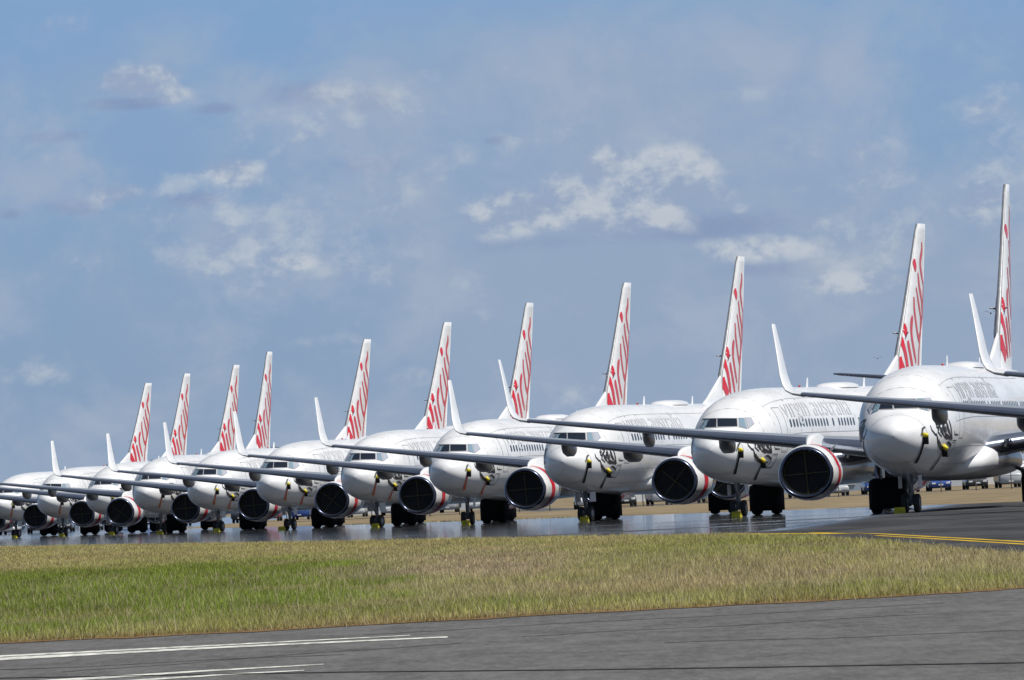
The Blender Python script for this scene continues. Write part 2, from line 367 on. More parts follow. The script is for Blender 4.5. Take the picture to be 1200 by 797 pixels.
    bmx = bmesh.new(); bmx.from_mesh(tm); bmesh.ops.triangulate(bmx, faces=bmx.faces)
    for _ in range(4):
        es = [e for e in bmx.edges if e.calc_length() > .22]
        if not es: break
        bmesh.ops.subdivide_edges(bmx, edges=es, cuts=1); bmesh.ops.triangulate(bmx, faces=bmx.faces)
    mnx = min(v.co.x for v in bmx.verts); mxx = max(v.co.x for v in bmx.verts); k_ = 11.2/(mxx-mnx)
    for sx in (1, -1):
        b2 = bmx.copy(); ys = []
        for v in b2.verts:
            a = (5.9 + (v.co.x-mnx)*k_) if sx > 0 else (17.9 - (v.co.x-mnx)*k_)
            q = hull(a, R_(21) + v.co.y*1.0/1.95, .012); v.co = (q.x*sx, q.y, q.z)
        ys = sorted(v.co.y for v in b2.verts); gaps = sorted(((ys[i+1]-ys[i], (ys[i+1]+ys[i])/2) for i in range(len(ys)-1)), reverse=True)
        asplit = gaps[0][1]
        for wrd in (0, 1):                       # the two words
            b3 = b2.copy(); lay = [v for v in b3.verts if (v.co.y > asplit) == ((wrd == 0) == (sx > 0))]
            bmesh.ops.delete(b3, geom=lay, context='VERTS')
            me = bpy.data.meshes.new('airline_lettering'); b3.to_mesh(me); me.materials.append(LETG); b3.free()
            o = bpy.data.objects.new('airline_lettering', me); COL.objects.link(o); o.parent = root
        b2.free()
    bmx.free()
    # flying figure drawn on the nose
    q_ = lambda x, y: uz(x/13.28+860, y/13.28+490)
    em = ([], [])
    for pl, wd in (([(170, 380), (182, 440), (235, 500), (270, 520)], .05), ([(262, 515), (275, 590), (330, 670), (400, 712), (470, 700)], .10), ([(225, 500), (262, 500)], .10),
            ([(250, 260), (300, 300), (345, 330), (300, 400), (285, 470), (345, 530)], .07), ([(235, 250), (330, 262), (420, 290)], .05), ([(330, 395), (350, 450), (385, 515)], .08), ([(392, 330), (405, 430), (415, 500), (470, 525), (548, 552)], .09),
            ([(440, 300), (452, 400), (490, 490)], .07), ([(490, 290), (520, 380), (535, 470), (545, 540)], .07), ([(370, 350), (375, 420), (360, 470)], .06), ([(465, 350), (475, 430)], .06), ([(420, 380), (440, 470)], .05),
            ([(515, 505), (545, 545)], .12), ([(440, 598), (490, 605), (520, 640), (525, 670)], .07), ([(300, 560), (310, 610)], .04), ([(290, 330), (270, 400), (300, 440)], .06), ([(320, 470), (365, 400), (395, 470)], .05), ([(500, 540), (430, 545), (380, 520)], .05), ([(590, 440), (600, 490), (680, 492)], .035), ([(480, 560), (505, 540)], .06), ([(310, 350), (330, 430), (355, 500)], .06), ([(455, 330), (470, 400), (500, 470), (520, 520)], .06), ([(385, 300), (380, 360), (395, 420)], .06), ([(280, 300), (260, 350), (275, 400)], .05), ([(400, 500), (440, 510), (500, 545)], .07)):
        addm(em, stroke_hull([q_(x, y) for x, y in pl], wd*1.35))
    mk('nose_emblem', *em, INKB, root)
    mk('nose_emblem', [Vector((-v.x, v.y, v.z)) for v in em[0]], [f[::-1] for f in em[1]], INKB, root)
    # air-data probe covers with streamers
    for (px, py, sx_, sy_, cc) in ((863.2, 528.5, 856.0, 556.0, 0), (889.0, 539.5, 879.0, 563.0, 1)):
        c0, n0 = cast(*uz(px, py), .03)
        pr = mk('probe_cover', *tube(c0 - n0*.03, c0 + n0*.13 + Vector((0, -.06, -.02)), .10, .07), YEL, root)
        c1, n1 = cast(*uz(px, py+4.5), .05)
        bk = rbox(c1 + n1*.03, (.20, .12, .34), .04); mk('cover_sleeve', *bk, DARK, pr, loc=None)
        ps = []; ns = []
        for k in range(7):
            s_ = k/6; r = cast(*uz(px + (sx_-px)*s_, py+3 + (sy_-py-3)*s_), .04); ps.append(r[0]); ns.append(r[1])
        mk('streamer', *ribbon_pts(ps, [.09, .09, .09, .10, .11, .12, .13], ns), DARK, pr)
    r = cast(*uz(862.5, 522), .03); mk('air_data_probe', *tube(r[0], r[0]+r[1]*.12+Vector((0, -.2, 0)), .05, .03), STEEL, root)
    r = cast(*uz(855, 515), .03)
    # crown fittings
    def blade(a, h, c):
        z = FT(a)-.03; rings = []
        for s_ in (0, 1):
            cc_ = c*(1-.45*s_); o_ = Vector((0, a+.25*h*s_*1.4, z+h*s_))
            rings.append([o_ + Vector((dx*cc_*.09, dy*cc_, 0)) for dx, dy in ((0, -.5), (.8, -.2), (1, .1), (0, .5), (-1, .1), (-.8, -.2))])
        mk('blade_antenna', *loft(rings, True, (False, True)), WHITE, root, smooth=False)
    blade(16.5, .42, .42); blade(26.5, .40, .40)
    mk('red_beacon', *rbox((0, 15.2, FT(15)+.03), (.09, .14, .10), .03), REDL, root)
    rings = []
    for a, wd, h in ((19.6, .3, .0), (19.9, .5, .12), (20.3, .6, .17), (21.2, .62, .19), (22.6, .62, .19), (23.4, .55, .15), (24.0, .3, .03)):
        rings.append([Vector((wd*math.cos(q), a, FT(a)-.06 + (h+.06)*math.copysign(abs(math.sin(q))**.6, math.sin(q)))) for q in [math.pi*j/12 for j in range(13)]])
    mk('satellite_dome', *loft(rings, False), WHITE, root)
    # wings
    for sx in (1, -1):
        P_ = lambda y, z, le: Vector((sx*y, le, z))
        R1 = [section(P_(y, z, le), c, tt, g, sx, .05) for y, z, le, c, tt, g in WT]
        V_, F_ = loft(R1, True, (True, False)); wing = mk('wing', V_, F_, GREYP, root)
        mk('leading_edge', *loft([le_section(P_(y, z, le), c, tt, g, sx, .09, off=.004) for y, z, le, c, tt, g in WT], False), ALU, wing)
        R2 = [section(P_(y, z, le), c, tt, R_(g), sx, 0, .0) for y, z, le, c, tt, g in WL]
        V_, F_ = loft(R2, True, (False, True)); mk('winglet', V_, F_, WHITE, wing)
        for yf, ln, wd in ((5.9, 4.0, .30), (8.9, 3.0, .25), (12.0, 2.4, .16)):
            zi, le_, ch_ = interp([(q[0], q[1], q[2], q[3]) for q in WT], yf)
            rings = []
            for s_, k in ((0, .05), (.06, .5), (.18, .85), (.4, 1), (.65, .9), (.85, .55), (1, .08)):
                a = le_ + ch_*.42 + ln*s_; zc = zi - .16 - .10*math.sin(math.pi*s_) - .14*s_
                rings.append([Vector((sx*yf + wd*k*math.copysign(abs(math.cos(q))**.6, math.cos(q)), a, zc + .34*k*math.copysign(abs(math.sin(q))**.6, math.sin(q)))) for q in [2*math.pi*j/14 for j in range(14)]])
            mk('flap_fairing', *loft(rings, True, (True, True)), GREYP, wing)
        # landing light in the wing root leading edge
        zi, le_ = interp([(q[0], q[1], q[2]) for q in WT], 2.25)
        mk('landing_light', *tube((sx*2.45, le_-.08, zi+.02), (sx*2.45, le_+.25, zi+.02), .17, .17, 14), GLASS, wing)
        # stabiliser
        T_ = [(.3, 4.72, 34.0, 4.3, .10), (1.0, 4.80, 34.6, 3.9, .10), (4, 5.14, 36.5, 2.45, .09), (6.9, 5.47, 38.05, 1.3, .09), (7.17, 5.5, 38.3, 1.0, .06)]
        stb = mk('stabiliser', *loft([section(P_(y, z, le), c, tt, R_(7), sx, 0, -.01) for y, z, le, c, tt in T_], True, (True, True)), GREYP, root)
        mk('leading_edge', *loft([le_section(P_(y, z, le), c, tt, R_(7), sx, .09, -.01, off=.006) for y, z, le, c, tt in T_], False), ALU, stb)
        # engine
        eo = Vector((sx*4.83, 11.9, 1.62)); NE = 40
        def ring(off, r):
            out_ = []
            for j in range(NE):
                q = 2*math.pi*j/NE; c_, s_ = math.cos(q), math.sin(q); rr = r
                z = rr*s_*(.93 if s_ < 0 else 1.0) ; x = rr*c_*(1.03 if s_ < .2 else 1.0)
                out_.append(eo + Vector((x, off, z)))
            return out_
        prof = [(.16, .985), (.3, 1.02), (.6, 1.05), (.9, 1.065), (1.3, 1.07), (1.8, 1.06), (2.4, 1.02), (3.0, .95), (3.6, .85), (4.05, .76), (4.05, .70), (3.6, .68)]
        eng = mk('engine', *loft([ring(a, r) for a, r in prof]), WHITE, root)
        lip = [(.16, .987), (.08, .965), (.02, .935), (0, .905), (.02, .875), (.08, .85), (.2, .825), (.4, .81)]
        mk('inlet_lip', *loft([ring(a, r) for a, r in lip]), LIPM, eng)
        mk('red_band', *loft([ring(a, r+.006) for a, r in ((.95, 1.071), (1.1, 1.075), (1.3, 1.077), (1.55, 1.074))]), RED, eng)
        # fan cover: slack black cloth with a yellow hem and taped cross
        cs = [(0, 0), (.2, .3), (.25, .6), (.27, .81)]
        cr = []
        for r in (.02, .2, .38, .55, .70, .815):
            rg = ring(.285, r)
            for j, v in enumerate(rg):
                q = 2*math.pi*j/NE; v.y += (.815-r)*.05 + .030*math.sin(r/.815*math.pi)*(math.sin(q*5+r*6)+.6*math.sin(q*11+1.3+r*9)) + .02*math.sin(q)
            cr.append(rg)
        V_, F_ = loft(cr); F_.append(tuple(range(NE)))
        mk('inlet_cover', V_, F_, DARK, eng)
        hem = loft([ring(.235, .80), ring(.225, .775)]); tp_ = ([], [])
        ang0 = 2.5
        for an in (0, 90):
            q = R_(an + ang0 + (0 if sx < 0 else 40)); dx, dz = math.cos(q), math.sin(q)
            L_ = []
            for k in range(13):
                s_ = -.79 + 1.58*k/12; L_.append(eo + Vector((dx*s_, .225, dz*s_*(.95))))
            addm(tp_, ribbon_pts(L_, [.022]*13, [Vector((0, -1, 0))]*13))
        mk('cover_hem', *hem, YELD, eng); mk('tape_cross', *tp_, YELD, eng)
        core = [(3.3, .60), (4.2, .52), (4.9, .44), (5.0, .40), (4.9, .30), (5.3, .22), (5.8, .04)]
        mk('exhaust_cone', *loft([ring(a, r) for a, r in core]), EXH, eng)
        pol = [(12.75, 2.62, .02), (13.1, 2.86, .10), (13.8, 3.02, .17), (15.0, 3.10, .20), (16.2, 3.00, .20), (17.3, 2.7, .14)]; rings = []
        for a, z, hw in pol: rings.append([Vector((sx*4.83+hw*1.1, a, 2.0)), Vector((sx*4.83+hw, a, z-.08)), Vector((sx*4.83+hw*.5, a, z)), Vector((sx*4.83-hw*.5, a, z)), Vector((sx*4.83-hw, a, z-.08)), Vector((sx*4.83-hw*1.1, a, 2.0))])
        mk('pylon', *loft(rings, False, (True, True)), WHITE, eng)
        mk('nacelle_strake', [eo + Vector((-sx*.72, 1.2, .80)), eo + Vector((-sx*.70, 2.3, .78)), eo + Vector((-sx*.95, 2.3, 1.08)), eo + Vector((-sx*.70, 2.3, .76)), eo + Vector((-sx*.70, 1.2, .78))], [(0, 1, 2), (4, 3, 2)], WHITE, eng, smooth=False)
        # main gear
        g = mk('main_gear', *addm(addm(addm(([], []), tube((sx*2.86, 19.7, .5), (sx*2.7, 19.5, 2.3), .13, .16)), tube((sx*2.3, 19.7, .57), (sx*3.42, 19.7, .57), .09)), tube((sx*2.86, 19.6, 1.0), (sx*1.4, 19.2, 1.8), .07)), STEEL, root)
        for dx in (-.43, .43):
            prof_ = [(-.20, .30), (-.205, .46), (-.17, .54), (-.10, .565), (0, .57), (.10, .565), (.17, .54), (.205, .46), (.20, .30)]
            V_, F_ = loft([[Vector((sx*2.86+dx+x, 19.7+r*math.cos(2*math.pi*k/28), .57+r*math.sin(2*math.pi*k/28))) for k in range(28)] for x, r in prof_])
            mk('wheel', V_, F_, TYRE, g)
            mk('wheel_hub', *tube((sx*2.86+dx-.17, 19.7, .57), (sx*2.86+dx+.17, 19.7, .57), .29, .29, 18), HUB, g)
        mk('tyre_cover', *rbox((sx*2.86, 19.75, .74), (1.36, 1.30, 1.16), .3, 4), DARK, g)
        mk('gear_door', *box((sx*3.0, 19.6, 1.62), (.05, 1.0, .7)), WHITE, g, smooth=False)
    # fin
    rings = []
    for z, le, te in FIN:
        c = te-le; tt = .10; xs = XC
        up_ = [Vector((naca(x, tt)*c, le+x*c, z)) for x in xs]; dn_ = [Vector((-naca(x, tt)*c, le+x*c, z)) for x in xs]
        rings.append(up_[::-1] + dn_[1:])
    fin = mk('tail_fin', *loft(rings, True, (False, True)), WHITE, root)
    rings = []
    for z, le, te in FIN[1:]:
        c = te-le; xs = [x for x in XC if x <= .02]
        rings.append([Vector(((naca(x, .10)*c+.022), le+x*c-.004, z)) for x in xs[::-1]] + [Vector((-(naca(x, .10)*c+.022), le+x*c-.004, z)) for x in xs[1:]])
    mk('leading_edge', *loft(rings, False), STEEL, fin)
    # dorsal fillet
    Vd = []; rings = []
    for a, zt, hw in ((28.4, 5.25, .02), (29.6, 5.58, .07), (31.2, 6.14, .11), (32.2, 6.50, .10), (32.85, 6.72, .06)):
        rings.append([Vector((hw*1.5, a, 5.0)), Vector((hw, a, zt-.15)), Vector((0, a, zt)), Vector((-hw, a, zt-.15)), Vector((-hw*1.5, a, 5.0))])
    mk('dorsal_fillet', *loft(rings, False), WHITE, fin)
    # red script on both faces of the fin, strokes given in (aft, up)
    def fz(x, y):
        xx = x - .05*(y-47); aa, z = 39.42 - (270-xx)/26.0, 12.5 - (y-47)/106.0      # apparent position seen obliquely
        le, te = fin_le_te(z); lo, hi = le - 3, te                                      # allow for the bulge of the section
        for _ in range(30):
            md = (lo+hi)/2
            if md + 3.7*fin_half(max(md, le), z) < aa: lo = md
            else: hi = md
        return (lo, z)
    SCR = [([(134, 678), (141, 700), (153, 728), (169, 770)], .42, 0), ([(146, 578), (152, 608), (168, 660), (176, 710), (184, 770)], .32, 1), ([(180, 600), (186, 640), (196, 690), (208, 765)], .30, 1),
           ([(204, 485), (198, 520), (197, 570), (206, 630), (220, 705)], .28, 1), ([(164, 518), (168, 550), (171, 582)], .36, 2),
           ([(222, 350), (233, 420), (245, 490), (243, 560), (235, 600), (226, 560), (218, 500), (212, 450), (211, 395)], .25, 1), ([(231, 280), (238, 350), (250, 410), (252, 470)], .26, 1),
           ([(251, 135), (252, 175), (244, 215), (243, 250), (250, 290), (258, 335)], .26, 1), ([(215, 215), (217, 245), (219, 275)], .34, 2), ([(258, 335), (256, 420), (250, 500), (243, 560)], .20, 1),
           ([(240, 590), (234, 650), (232, 700), (229, 760)], .18, 1)]
    sv = ([], [])
    for sx in (1, -1):
        for pl, wd, ty in SCR:
            wd *= 1.32
            pp = [fz(*q) for q in pl]; P_ = []
            for i in range(len(pp)-1):
                n = 5
                for k in range(n + (i == len(pp)-2)):
                    s_ = k/n; P_.append((pp[i][0]+(pp[i+1][0]-pp[i][0])*s_, pp[i][1]+(pp[i+1][1]-pp[i][1])*s_))
            N = len(P_)
            for _ in range(2): P_ = [P_[0]] + [tuple((P_[i-1][k]+2*P_[i][k]+P_[i+1][k])/4 for k in (0, 1)) for i in range(1, N-1)] + [P_[-1]]
            n0 = len(sv[0])
            for i in range(N):
                a_, b_ = P_[max(i-1, 0)], P_[min(i+1, N-1)]; tx, tz = b_[0]-a_[0], b_[1]-a_[1]; l_ = math.hypot(tx, tz); nx, nz_ = -tz/l_, tx/l_
                g = i/(N-1); ww = wd*(1 if ty == 0 else (.55+.45*min(1, 6*min(g, 1-g)) if ty == 1 else (.3+.7*math.sin(math.pi*min(max(g, .02), .98)))))
                for s_ in (-.5, 0, .5):
                    aa, zz = P_[i][0]+nx*ww*s_, P_[i][1]+nz_*ww*s_; le, te = fin_le_te(zz); aa = min(max(aa, le+.03), te-.02)
                    sv[0].append(Vector((sx*(fin_half(aa, zz)+.012), aa, zz)))
                if i:
                    for h in (0, 1):
                        f = (n0+3*i-3+h, n0+3*i-2+h, n0+3*i+1+h, n0+3*i+h); sv[1].append(f)
    mk('red_script', *sv, RED, fin)
    for sx in (1, -1): mk('fin_probe', *tube((sx*.12, 34.4, 7.60), (sx*.34, 33.75, 7.64), .035, .03), STEEL, fin)
    # nose gear
    g = mk('nose_gear', *addm(addm(addm(([], []), tube((0, 4.0, .3), (0, 4.05, 1.5), .09, .11)), tube((-.32, 4.0, .35), (.32, 4.0, .35), .07)), tube((0, 3.9, .75), (0, 3.3, 1.5), .05)), STEEL, root)
    for dx in (-.22, .22):
        prof_ = [(-.10, .2), (-.11, .29), (-.08, .335), (0, .345), (.08, .335), (.11, .29), (.10, .2)]
        V_, F_ = loft([[Vector((dx+x, 4.0+r*math.cos(2*math.pi*k/22), .345+r*math.sin(2*math.pi*k/22))) for k in range(22)] for x, r in prof_])
        mk('wheel', V_, F_, TYRE, g); mk('wheel_hub', *tube((dx-.095, 4, .345), (dx+.095, 4, .345), .19, .19, 14), HUB, g)
    for sx in (1, -1): mk('gear_door', *box((sx*.36, 4.0, 1.12), (.03, .8, .45)), GEARW, g, smooth=False)
    mk('taxi_light', *tube((0, 3.86, 1.0), (0, 3.93, 1.0), .08, .08, 12), GLASSL, g)
    return root

# (x, y, heading in degrees, label)
G = 'airliners parked in one long row'
PL = [(13.48, 360.9, 9.49, 'airliner at the right edge, the nearest nose, crossed by a neighbouring wing'),
 (8.15, 418.1, 15.91, 'second airliner from the right, its nose beside the biggest engine inlet'),
 (2.30, 464.2, 14.12, 'third airliner nose from the right, two wings crossing just above and below its cockpit'),
 (-3.39, 511.7, 15.08, 'fourth airliner nose from the right, tall winglet standing at its left shoulder'),
 (-8.53, 554.6, 15.05, 'fifth airliner nose from the right, in the middle of the row'),
 (-14.49, 605.8, 16.46, 'sixth airliner nose from the right, its tail fin left of the picture centre'),
 (-20.26, 658.3, 16.31, 'seventh airliner nose from the right, fin standing clear of its neighbours'),
 (-24.75, 689.1, 11.95, 'eighth airliner nose from the right, fin close beside the ninth fin'),
 (-30.58, 750.4, 14.63, 'ninth airliner nose from the right, engine with white top and red band'),
 (-35.80, 784.6, 15.23, 'tenth airliner nose from the right, second from the left edge'),
 (-42.00, 834.8, 17.31, 'eleventh airliner nose from the right, far end of the row at the left edge'),
 (20.45, 310.0, 14.0, 'airliner off the right edge whose long wing reaches across the nearest nose'),
 (25.1, 268.0, 14.0, 'airliner farthest out of frame right, only its winglet tip showing beside the last fin')]
proto = build_plane()
def copy_tree(o, parent=None):
    c = o.copy(); COL.objects.link(c); c.parent = parent
    for ch in list(o.children): copy_tree(ch, c)
    return c
for i, (x, y, th, lb) in enumerate(PL):
    o = proto if i == 0 else copy_tree(proto)
    o.location = (x, y, 0); o.rotation_euler = (random.uniform(-.0012, .0012), random.uniform(-.004, .004), -R_(th)); o['label'] = lb; o['group'] = G; o['category'] = 'airliner'
    for e_ in o.children:
        if e_.name.startswith('nose_gear'):
            e_.matrix_local = Matrix.Translation((0, 4, 0)) @ Matrix.Rotation(R_([0, 6, -4, 9, -8, 3, 0, 12, -5, 7, -3, 0, 0][i]), 4, 'Z') @ Matrix.Translation((0, -4, 0))
    if i >= 3:                             # orange streamers on the farther ones
        for e_ in o.children:
            for c_ in e_.children:
                if c_.name.startswith('streamer'): c_.material_slots[0].link = 'OBJECT'; c_.material_slots[0].material = ORG; c_['label'] = 'orange streamer'
    if i:                                  # small individual differences: tape crosses turned, streamers of another colour
        for e_ in o.children:
            if e_.name.startswith('engine'):
                for c_ in e_.children:
                    if c_.name.startswith('tape_cross') and i % 3 == 1:
                        eo = Vector((4.83 if e_.matrix_local is None else 0, 0, 0))
                        xs = [v.co.x for v in c_.data.vertices]; cx = (min(xs)+max(xs))/2
                        ctr = Vector((cx, 12.1, 1.62)); c_.matrix_local = Matrix.Translation(ctr) @ Matrix.Rotation(R_(43), 4, 'Y') @ Matrix.Translation(-ctr)
# wheel chocks in front of the nose wheels
CHK = mat('scuffed_yellow_rubber', (.66, .56, .03), .7, nz=.45, nscale=6)
ORD = ['nearest', 'second', 'third', 'fourth', 'fifth', 'sixth', 'seventh', 'eighth', 'ninth', 'tenth', 'eleventh']
def chock_mesh():
    V_ = []; F_ = []
    for x in (-.19, .19):
        V_ += [Vector((x, -.20, 0)), Vector((x, .16, 0)), Vector((x, .12, .10)), Vector((x, .0, .21)), Vector((x, -.06, .225)), Vector((x, -.12, .19))]
    F_ = [(0, 1, 2, 3, 4, 5), (11, 10, 9, 8, 7, 6)] + [(k, k+6, (k+1) % 6+6, (k+1) % 6) for k in range(6)]
    return V_, F_
ch0 = None
for i, (x, y, th, lb) in enumerate(PL[:11]):
    a = R_(th); ly, lx = 3.42, (-.35 if i in (0, 5) else .05)
    px, py = x + lx*math.cos(a) + ly*math.sin(a), y - lx*math.sin(a) + ly*math.cos(a)
    if ch0 is None: c = ch0 = mk('wheel_chock', *chock_mesh(), CHK, smooth=False)
    else: c = ch0.copy(); COL.objects.link(c)
    c.location = (px, py, .006); c.rotation_euler = (0, 0, -a)
    tag(c, 'yellow chock at the nose wheels of the %s airliner%s' % (ORD[i], ' from the camera' if i == 0 else ' from the right'), 'wheel chock', 'yellow chocks at the nose wheels')

# ------------------------------------------------------------------ ground
def gmat(name, build):
    m = bpy.data.materials.new(name); m.use_nodes = True; k = NT(m.node_tree); b = m.node_tree.nodes['Principled BSDF']
    tcn = k.new('ShaderNodeTexCoord'); build(k, b, tcn.outputs['Object']); return m
def mp_(k, v, s): n = k.new('ShaderNodeMapping'); n.inputs['Scale'].default_value = s; k.L(v, n.inputs[0]); return n.outputs[0]
def b_field(k, b, v):
    f = k.noise(mp_(k, v, (1, .25, 1)), .25, 6, .6); f2 = k.noise(v, 6, 4)
    c = k.mix(k.sm(f, .35, .65), (.15, .12, .07, 1), (.27, .21, .135, 1)); c = k.mix(k.m('MULTIPLY', f2, .4), c, (.20, .16, .09, 1))
    k.L(c, b.inputs['Base Color']); b.inputs['Roughness'].default_value = .95; b.inputs['Specular IOR Level'].default_value = .1
def b_road(k, b, v):
    f = k.noise(mp_(k, v, (1.1, .22, 1)), 1.3, 6, .65, dist=.3); f2 = k.noise(v, 40, 3, .6); f3 = k.noise(mp_(k, v, (.35, .06, 1)), 1.0, 3, .5)
    c = k.mix(k.sm(f, .3, .72), (.068, .067, .067, 1), (.125, .124, .123, 1)); c = k.mix(k.sm(f3, .5, .7, 0, .5), c, (.062, .063, .067, 1))
    f4 = k.noise(mp_(k, v, (10, .9, 1)), 1.0, 5, .75); c = k.mix(k.sm(f4, .40, .66, 0, .30), c, (.21, .21, .205, 1)); c = k.mix(k.sm(f4, .44, .30, 0, .25), c, (.05, .05, .05, 1)); c = k.mix(k.sm(f2, .45, .72, 0, .6), c, (.20, .20, .20, 1)); c = k.mix(k.sm(k.noise(mp_(k, v, (3, 1, 1)), 14, 2), .62, .70, 0, .7), c, (.05, .05, .05, 1))
    k.L(c, b.inputs['Base Color']); b.inputs['Roughness'].default_value = .92; b.inputs['Specular IOR Level'].default_value = .04
    bn = k.new('ShaderNodeBump'); bn.inputs['Strength'].default_value = .5; bn.inputs['Distance'].default_value = .01; k.L(f2, bn.inputs['Height']); k.L(bn.outputs[0], b.inputs['Normal'])
def b_apron(k, b, v):
    # sun-baked asphalt: rough near by, glassy with heat beyond
    f = k.noise(mp_(k, v, (.35, .05, 1)), 1.0, 6, .6); f2 = k.noise(mp_(k, v, (.022, .06, 1)), 1.0, 6, .6, dist=.4)
    c = k.mix(k.sm(f, .3, .7), (.035, .036, .039, 1), (.075, .075, .078, 1)); k.L(c, b.inputs['Base Color'])
    s = k.new('ShaderNodeSeparateXYZ'); k.L(v, s.inputs[0])
    far = k.sm(k.m('SUBTRACT', s.outputs[1], k.m('MULTIPLY', s.outputs[0], 14.0)), 150, 190)
    patch_ = k.sm(k.m('ADD', f2, k.m('MULTIPLY', k.sm(s.outputs[1], 260, 480), .14)), .43, .51)
    mask = k.m('MULTIPLY', far, patch_)
    k.L(k.m('SUBTRACT', .85, k.m('MULTIPLY', mask, .80)), b.inputs['Roughness'])
    k.L(k.m('ADD', .02, k.m('MULTIPLY', mask, .18)), b.inputs['Specular IOR Level'])
    bn = k.new('ShaderNodeBump'); bn.inputs['Strength'].default_value = 1; bn.inputs['Distance'].default_value = .0022
    k.L(k.noise(mp_(k, v, (.15, .12, 1)), 1.0, 4, .55), bn.inputs['Height']); k.L(bn.outputs[0], b.inputs['Normal'])
GF = gmat('dry_grass_field', b_field); RD = gmat('weathered_asphalt', b_road); AP = gmat('apron_asphalt', b_apron)
PW = mat('worn_white_marking', (.72, .72, .67), .85, nz=.65, nscale=5, aniso=(1.6, .3, 1), spec=.1)
PY = mat('yellow_marking_paint', (.60, .40, .03), .85, nz=.35, nscale=1.2, aniso=(1, .2, 1), spec=.1)
TAR = mat('dark_crack_sealant', (.035, .035, .037), .8, nz=.3, spec=.1)
SOIL = mat('orange_soil', (.20, .13, .065), .95, nz=.4, nscale=3, spec=.05)
def sheet(name, pts, z, m, kind=True):
    o = mk(name, [Vector((p[0], p[1], z)) for p in pts], [tuple(range(len(pts)))], m, smooth=False)
    if o.data.polygons[0].normal.z < 0: o.data.flip_normals()
    if kind: struct(o)
    return o
sheet('ground', [(-9000, -500), (9000, -500), (9000, 30000), (-9000, 30000)], 0, GF)
near = [(15, 111.0), (9, 113.5), (7.42, 112.2), (5.47, 110.6), (4.48, 109.0), (3.54, 108.2), (2.64, 108.2), (1.29, 107.8), (-.06, 107.5), (-1.39, 106.6), (-2.71, 106.3), (-4.05, 106.4), (-5.4, 106.9), (-7.28, 108.2), (-12, 112), (-60, 150)]
sheet('road', [(-60, 10), (60, 10), (60, 128)] + near, .004, RD)
edge = [(-300, 1500), (-120, 1000), (-51.12, 740), (-27.32, 545.1), (-14.57, 435.3), (-6.1, 362.3), (-.06, 316.8), (2.37, 292.3), (5.44, 264.2), (6.8, 235.4), (7.28, 195.8), (7.41, 172.4), (7.6, 153.2), (7.9, 135), (9.5, 121), (16, 117), (80, 140)]
far = [(80, 200), (55, 250), (27.5, 400), (22, 430), (7, 533), (-9, 660), (-19, 760), (-30, 900), (-30, 1500), (-20, 2600), (-420, 2600)]
sheet('apron', edge + far, .004, AP)
def band(pts, w0, w1=None):
    P_ = []; Q_ = []; n = len(pts)
    for i, (x, y) in enumerate(pts):
        ww = w0 + ((w1 if w1 is not None else w0)-w0)*i/(n-1); P_.append((x, y - ww/2)); Q_.append((x, y + ww/2))
    return P_ + Q_[::-1]
for pts, w0, w1 in (([(-9, 95.4), (-5.69, 96.4), (-4.87, 96.4), (-2.96, 96.5), (-1.04, 96.7)], 2.0, .5), ([(-9, 94.2), (-5.59, 94.4), (-4.77, 94.5), (-3.97, 94.7), (-2.51, 94.9), (-.67, 94.2)], 2.6, .8),
                    ([(-6.5, 78.9), (-4.42, 79.6), (-3.4, 80.3), (-2.51, 81.2), (-1.58, 81.6)], 1.9, .4), ([(-6, 77.2), (-3.52, 77.5), (-2.81, 78.4), (-2.31, 78.9), (-1.68, 79.0)], 1.3, .4)):
    sheet('runway_marking', band(pts, w0, w1), .008, PW)
sheet('road_joint', band([(-6, 87), (-4.2, 82.8), (-1.35, 77.3), (.54, 72.8), (1.7, 70.4), (3.3, 67.3), (5, 63)], .3), .008, TAR)
def xband(pts, w0):      # strip with its width across x (for lines running away from the camera)
    return [(x-w0/2, y) for x, y in pts] + [(x+w0/2, y) for x, y in pts[::-1]]
sheet('taxiway_marking', xband([(9.9, 140), (9.45, 163.1), (9.13, 183.9), (8.72, 210.8), (8.37, 235.4), (7.4, 257.5)], .16), .008, PY)
sheet('taxiway_marking', xband([(9.6, 135), (9.06, 156.3), (8.81, 177.4), (8.58, 195.8), (8.25, 216.8), (8.05, 229)], .15), .008, PY)
sheet('taxiway_marking', [(8.4, 237), (8.15, 244), (5.6, 276), (5.4, 269)], .008, PY)
# fine cracks wandering over the road
for (x0, y0, x1, y1) in ((-5.5, 88, -1.5, 86.5), (-1.5, 99, 4.2, 101), (1.2, 84, 4.6, 80), (-3.8, 84.5, -.5, 90), (0, 92, 3.9, 93.5)):
    L_ = []; n_ = 40
    for k in range(n_): s_ = k/(n_-1); L_.append((x0+(x1-x0)*s_ + random.uniform(-.03, .03), y0+(y1-y0)*s_ + .9*math.sin(s_*9+x0)*s_*(1-s_)*2 + random.uniform(-.12, .12)))
    mk('road_crack', [Vector((x, y-.06, .007)) for x, y in L_] + [Vector((x, y+.06+.05*random.random(), .007)) for x, y in L_], [(i, i+1, n_+i+1, n_+i) for i in range(n_-1)], TAR, smooth=False)['kind'] = 'structure'
